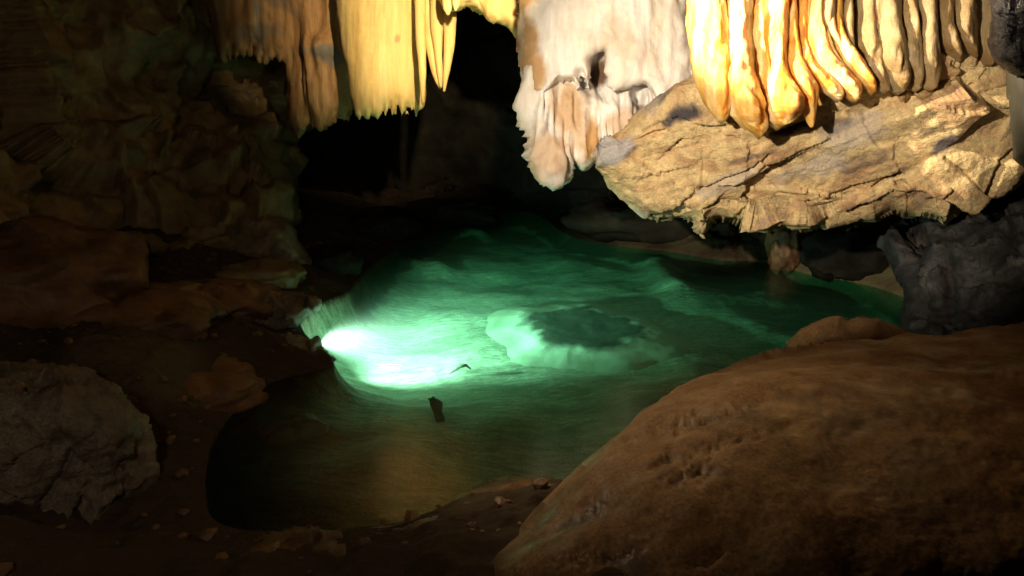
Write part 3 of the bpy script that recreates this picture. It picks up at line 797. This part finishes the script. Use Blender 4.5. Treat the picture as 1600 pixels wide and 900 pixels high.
for i, (px, py, z, size, mat, lab, rz) in enumerate([
    (60, 500, 0.30, (1.5, 1.2, 0.8), 'rustrock', 'rusty rounded boulder at the left edge above the pitted boulder', 0.3),
    (215, 530, 0.15, (1.2, 1.0, 0.45), 'rustrock', 'low dark brown boulder between rusty boulder and pool lamp rocks', -0.4),
    (345, 505, 0.10, (0.9, 0.8, 0.40), 'rustrock', 'reddish brown boulder on the bank left of the lamp rocks', 0.8),
    (520, 428, 0.04, (0.62, 0.55, 0.34), 'back', 'small reddish rock at the water edge behind the lamp', 0.2),
    (405, 452, 0.10, (0.8, 0.6, 0.30), 'wall', 'dark rock behind the lamp rocks below the slab boulder', 0.5),
    (600, 372, 0.05, (0.9, 0.7, 0.42), 'back', 'dark rock on the far left bank beside the pale sandbar', 0.1),
    (455, 700, -0.28, (0.5, 0.35, 0.2), 'rustrock', 'dim drowned rock lying in the dark near left water', 0.9),
    (290, 640, -0.05, (0.9, 0.8, 0.30), 'rustrock', 'half drowned dark rock beside the pitted boulder', 0.7),
]):
    rock('shore_boulder', px, py, z, size, mat, 300 + i, lab, 'boulder', 'boulders along the left bank', rotz=rz)
oS1 = relief('lamp_rock', [(388, 470), (420, 458), (455, 455), (484, 464), (500, 470), (497, 482), (486, 490), (474, 500), (466, 512), (430, 518), (396, 505)], rough=(9, 2, 5), depth=lambda x, y: 6.15 - 0.003 * (y - 480), mat='greybrown', step=2.5, R=26, E=0.25, thick=0.4,
             disp=crag(0.06, 4, 0.035, 9, 0.015, 16, seed=261), seed=261)
tag(oS1, 'jagged grey rock on the shore just above the glowing pool lamp', 'rock')
oS2 = relief('lamp_rock', [(412, 525), (450, 520), (482, 528), (498, 530), (502, 542), (512, 552), (526, 562), (500, 572), (460, 574), (430, 560), (412, 545)], rough=(9, 1.6, 6), depth=lambda x, y: 5.78 - 0.003 * (y - 545), mat='greybrown', step=2.5, R=22, E=0.2, thick=0.3,
             disp=crag(0.05, 4, 0.03, 9, 0.015, 16, seed=271), seed=271)
tag(oS2, 'wedge of grey rock at the waterline just below the glowing pool lamp', 'rock')

# ------------------------------------------------------------------ near shore rocks, bottom centre
oN1 = relief('shore_slab', [(688, 830), (690, 800), (720, 775), (770, 755), (820, 748), (850, 756), (862, 768), (840, 790), (800, 812), (750, 832), (712, 846)], rough=(10, 2, 5), depth=lambda x, y: depth_at_z(x, y, 0.14) , mat='boulder', step=3, R=34, E=0.15, thick=0.3,
             disp=crag(0.04, 3, 0.02, 8, 0.012, 14, seed=281), seed=281)
tag(oN1, 'flat brown slab at the near shore touching the big brown boulder', 'rock')
oN2 = relief('shore_slab', [(692, 866), (720, 846), (770, 824), (810, 812), (820, 830), (800, 870), (780, 930), (700, 930)], rough=(10, 2, 7), depth=lambda x, y: depth_at_z(x, y, 0.22), mat='rustrock', step=3, R=34, E=0.15, thick=0.3,
             disp=crag(0.04, 3, 0.02, 8, 0.012, 14, seed=285), seed=285)
tag(oN2, 'dark brown slab below the crack, at the foot of the big boulder', 'rock')
oN3 = relief('shore_boulder', [(345, 1000), (352, 900), (372, 860), (420, 836), (470, 826), (540, 834), (600, 828), (660, 815), (690, 812), (700, 850), (692, 900), (700, 1000)], rough=(14, 3, 8), depth=lambda x, y: depth_at_z(x, y, 0.2), mat='rustrock', step=3.5, R=50, E=0.2, thick=0.4,
             disp=crag(0.06, 2, 0.03, 6, 0.015, 12, seed=291), seed=291)
tag(oN3, 'low rusty brown rock along the bottom edge in front of the pool', 'rock')

# ------------------------------------------------------------------ far shore
for i, (x, y, z, size, mat, lab) in enumerate([
    (1225, 418, 0.0, (0.36, 0.36, 0.55), 'rustrock', 'small rusty knob of rock standing at the far right waterline'),
    (1330, 425, 0.05, (0.9, 0.6, 0.5), 'back', 'low dark rock on the far shore left of the wet violet rock'),
    (1010, 365, 0.1, (1.8, 1.0, 0.5), 'back', 'long dark rock on the far bank under the limestone block'),
    (700, 345, 0.05, (1.4, 0.9, 0.35), 'back', 'low black rock on the far bank behind the pale sandbar'),
]):
    rock('far_shore_rock', x, y, z, size, mat, 330 + i, lab, 'rock', 'rocks along the far shore')

# ------------------------------------------------------------------ submerged things
# flat-topped drowned rock: lamp-lit flank painted pale, dark crusted top
mc = on_z(np.array([915.0]), np.array([521.0]), -0.24)[0]
mx_, my_ = np.meshgrid(np.linspace(-1.3, 1.3, 130), np.linspace(-1.2, 1.2, 130))
mp = np.stack([mx_.ravel(), my_.ravel(), np.zeros(mx_.size)], 1)
ang = np.arctan2(mp[:, 1], mp[:, 0])
wob = fbm(np.stack([np.cos(ang) * 1.3, np.sin(ang) * 1.3, np.zeros_like(ang)], 1), 401, 4)
mu, mw = mp[:, 0] * 0.76 - mp[:, 1] * 0.65, mp[:, 0] * 0.65 + mp[:, 1] * 0.76
rr = np.sqrt((mu / 0.70) ** 2 + (mw / 0.50) ** 2) * (1 + 0.22 * wob)
fx = np.interp(mp[:, 0] + mc[0], gx, np.arange(len(gx)))
fy = np.interp(mp[:, 1] + mc[1], gy, np.arange(len(gy)))
Zg = Z.reshape(GX.shape)
ix, iy = fx.astype(int), fy.astype(int)
tx, ty = fx - ix, fy - iy
zb = (Zg[iy, ix] * (1 - tx) + Zg[iy, ix + 1] * tx) * (1 - ty) + (Zg[iy + 1, ix] * (1 - tx) + Zg[iy + 1, ix + 1] * tx) * ty
mz = zb + 0.115 * np.exp(-(rr / 1.18) ** 5) - 0.035 * np.clip((rr - 1.3) / 0.3, 0, 1) + 0.03 * fbm(mp * 5, 402, 5, 0.6) * np.clip(1.5 - rr, 0, 1) - 0.03 * np.clip(0.8 - rr, 0, 1)
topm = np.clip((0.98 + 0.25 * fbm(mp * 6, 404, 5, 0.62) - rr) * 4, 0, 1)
side = np.clip(0.55 + (-0.75 * mp[:, 0] - 0.65 * mp[:, 1]) / 0.5, 0, 1)         # lamp glow painted as a pale crescent on the near left flank
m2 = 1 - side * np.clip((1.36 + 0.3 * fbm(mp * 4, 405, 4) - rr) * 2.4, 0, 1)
mi = np.arange(mx_.size).reshape(mx_.shape)
mf = np.stack([mi[:-1, :-1], mi[:-1, 1:], mi[1:, 1:], mi[1:, :-1]], -1).reshape(-1, 4)
mv = np.stack([mp[:, 0] + mc[0], mp[:, 1] + mc[1], mz], 1)
nv = len(mv)
mi_b = mv.copy(); mi_b[:, 2] = -1.1
mrim = np.concatenate([mi[0, :], mi[1:, -1], mi[-1, -2::-1], mi[-2:0:-1, 0]])
mrn = np.roll(mrim, -1)
oM = link_mesh('drowned_rock', np.concatenate([mv, mi_b]), np.concatenate([mf, mf[:, ::-1] + nv, np.stack([mrim, mrim + nv, mrn + nv, mrn], 1)]), 'lit_silt', {'stain_shade': np.concatenate([topm, topm]), 'stain_shade2': np.concatenate([m2, m2]) * (1 - np.concatenate([topm, topm]))})
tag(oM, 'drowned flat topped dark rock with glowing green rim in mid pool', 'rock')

# lamp at the waterline
def lamp():
    loc = on_z(np.array([494.0]), np.array([538.0]), -0.07)[0]
    aim = on_z(np.array([940.0]), np.array([462.0]), -0.22)[0]
    e = empty('pool_lamp', loc)
    d = Vector(aim - loc).normalized()
    q = d.to_track_quat('Z', 'Y').to_matrix()
    def turned(name, prof, mat):
        n = 28
        V, F = [], []
        for (r, z) in prof:
            for k in range(n):
                a = 2 * math.pi * k / n
                p = q @ Vector((r * math.cos(a), r * math.sin(a), z)) + Vector(loc)
                V.append(tuple(p))
        for i in range(len(prof) - 1):
            for k in range(n):
                F.append((i * n + k, i * n + (k + 1) % n, (i + 1) * n + (k + 1) % n, (i + 1) * n + k))
        return link_mesh(name, np.array(V), F, mat, parent=e)
    turned('housing', [(0.001, -0.10), (0.03, -0.10), (0.045, -0.08), (0.055, -0.02), (0.066, 0.0), (0.070, 0.012), (0.066, 0.024), (0.058, 0.024), (0.055, 0.004)], 'black_metal')
    turned('lens', [(0.055, 0.006), (0.04, 0.012), (0.02, 0.015), (0.001, 0.016)], 'lamp_glass')
    tag(e, 'round black pool lamp glowing white green at the left waterline', 'lamp')
    p = np.array(loc) + np.array(d) * 0.05
    spot('pool_lamp_light', p, aim, 1150, (0.70, 1.0, 0.80), 102, 1.0, 0.03)
lamp()

# drowned stick and dark stump on the bed
def stick(name, pts, mat, label, cat):
    P = np.array([list(on_z(np.array([x]), np.array([y]), z)[0]) + [r] for (x, y, z, r) in pts])
    C = catmull(P, 6)
    n = 10
    V, F = [], []
    for i, c in enumerate(C):
        t = C[min(i + 1, len(C) - 1), :3] - C[max(i - 1, 0), :3]
        t /= np.linalg.norm(t)
        a = np.cross(t, (0.3, 0.2, 1.0)); a /= np.linalg.norm(a)
        b = np.cross(t, a)
        for k in range(n):
            th = 2 * math.pi * k / n
            V.append(c[:3] + max(c[3], 0.003) * (1 + 0.25 * math.sin(3 * th + i)) * (a * math.cos(th) + b * math.sin(th)))
    for i in range(len(C) - 1):
        for k in range(n):
            F.append((i * n + k, i * n + (k + 1) % n, (i + 1) * n + (k + 1) % n, (i + 1) * n + k))
    F.append(tuple(range(n))[::-1]); F.append(tuple((len(C) - 1) * n + k for k in range(n)))
    o = link_mesh(name, np.array(V), F, mat)
    return tag(o, label, cat)
stick('drowned_twig', [(702, 585, -0.36, 0.004), (710, 579, -0.33, 0.008), (719, 573, -0.29, 0.014), (728, 571, -0.28, 0.012), (735, 576, -0.33, 0.006)], 'greybrown', 'thin bent twig lying on the pool bed below the bright patch', 'twig')
b0 = on_z(np.array([687.0]), np.array([662.0]), -0.30)[0]
def stump():
    pts = np.array([(b0[0] + 0.01, b0[1], -0.40, 0.03), (b0[0], b0[1], -0.26, 0.028), (b0[0] - 0.008, b0[1] + 0.01, -0.21, 0.03), (b0[0] - 0.03, b0[1] + 0.02, -0.16, 0.036), (b0[0] - 0.05, b0[1] + 0.03, -0.125, 0.022)])
    C = catmull(pts, 6)
    n = 14
    th = np.linspace(0, 2 * math.pi, n, endpoint=False)
    V = np.concatenate([c[:3] + c[3] * (1 + 0.3 * np.sin(3 * th + 0.4 * i))[:, None] * np.stack([np.cos(th), np.sin(th), 0.3 * np.sin(2 * th)], 1) for i, c in enumerate(C)])
    F = [(i * n + k, i * n + (k + 1) % n, (i + 1) * n + (k + 1) % n, (i + 1) * n + k) for i in range(len(C) - 1) for k in range(n)]
    F.append(tuple(range(n))[::-1]); F.append(tuple((len(C) - 1) * n + k for k in range(n)))
    return tag(link_mesh('drowned_stump', V, F, 'back'), 'short dark stump standing on the pool bed in the murky near water', 'stump')
stump()

# loose gravel on the banks, far too much to count
def gravel():
    rng = np.random.RandomState(5)
    cand = np.nonzero((~inr) & (sdr > 0.03) & (sdr < 1.4) & (GX.ravel() < 1.0) & (GY.ravel() < 8.5))[0]
    pick = rng.choice(cand, 320, replace=False)
    ico = [(0, 0, 1)] + [(0.894 * math.cos(a), 0.894 * math.sin(a), 0.447) for a in np.arange(5) * 1.2566] + [(0.894 * math.cos(a + 0.628), 0.894 * math.sin(a + 0.628), -0.447) for a in np.arange(5) * 1.2566] + [(0, 0, -1)]
    ico = np.array(ico)
    fc = []
    for k in range(5):
        k2 = (k + 1) % 5
        fc += [(0, 1 + k, 1 + k2), (1 + k, 6 + k, 1 + k2), (1 + k2, 6 + k, 6 + k2), (11, 6 + k2, 6 + k)]
    V, F = [], []
    for n, p in enumerate(pick):
        sz = 0.010 + 0.042 * rng.rand() ** 4
        a = rng.rand() * 6.28
        v = ico * (1 + 0.35 * (rng.rand(12, 1) - 0.5)) * sz * np.array((1.2, 0.9, 0.6))
        v = np.stack([v[:, 0] * math.cos(a) - v[:, 1] * math.sin(a), v[:, 0] * math.sin(a) + v[:, 1] * math.cos(a), v[:, 2]], 1)
        V.append(v + np.array((GX.ravel()[p] + rng.uniform(-0.02, 0.02), GY.ravel()[p] + rng.uniform(-0.02, 0.02), Z[p] + sz * 0.25)))
        F += [tuple(n * 12 + q for q in f) for f in fc]
    return tag(link_mesh('gravel', np.concatenate(V), F, 'rustrock', smooth=False), 'loose dark brown gravel scattered over the dark banks', 'gravel', kind='stuff')
gravel()
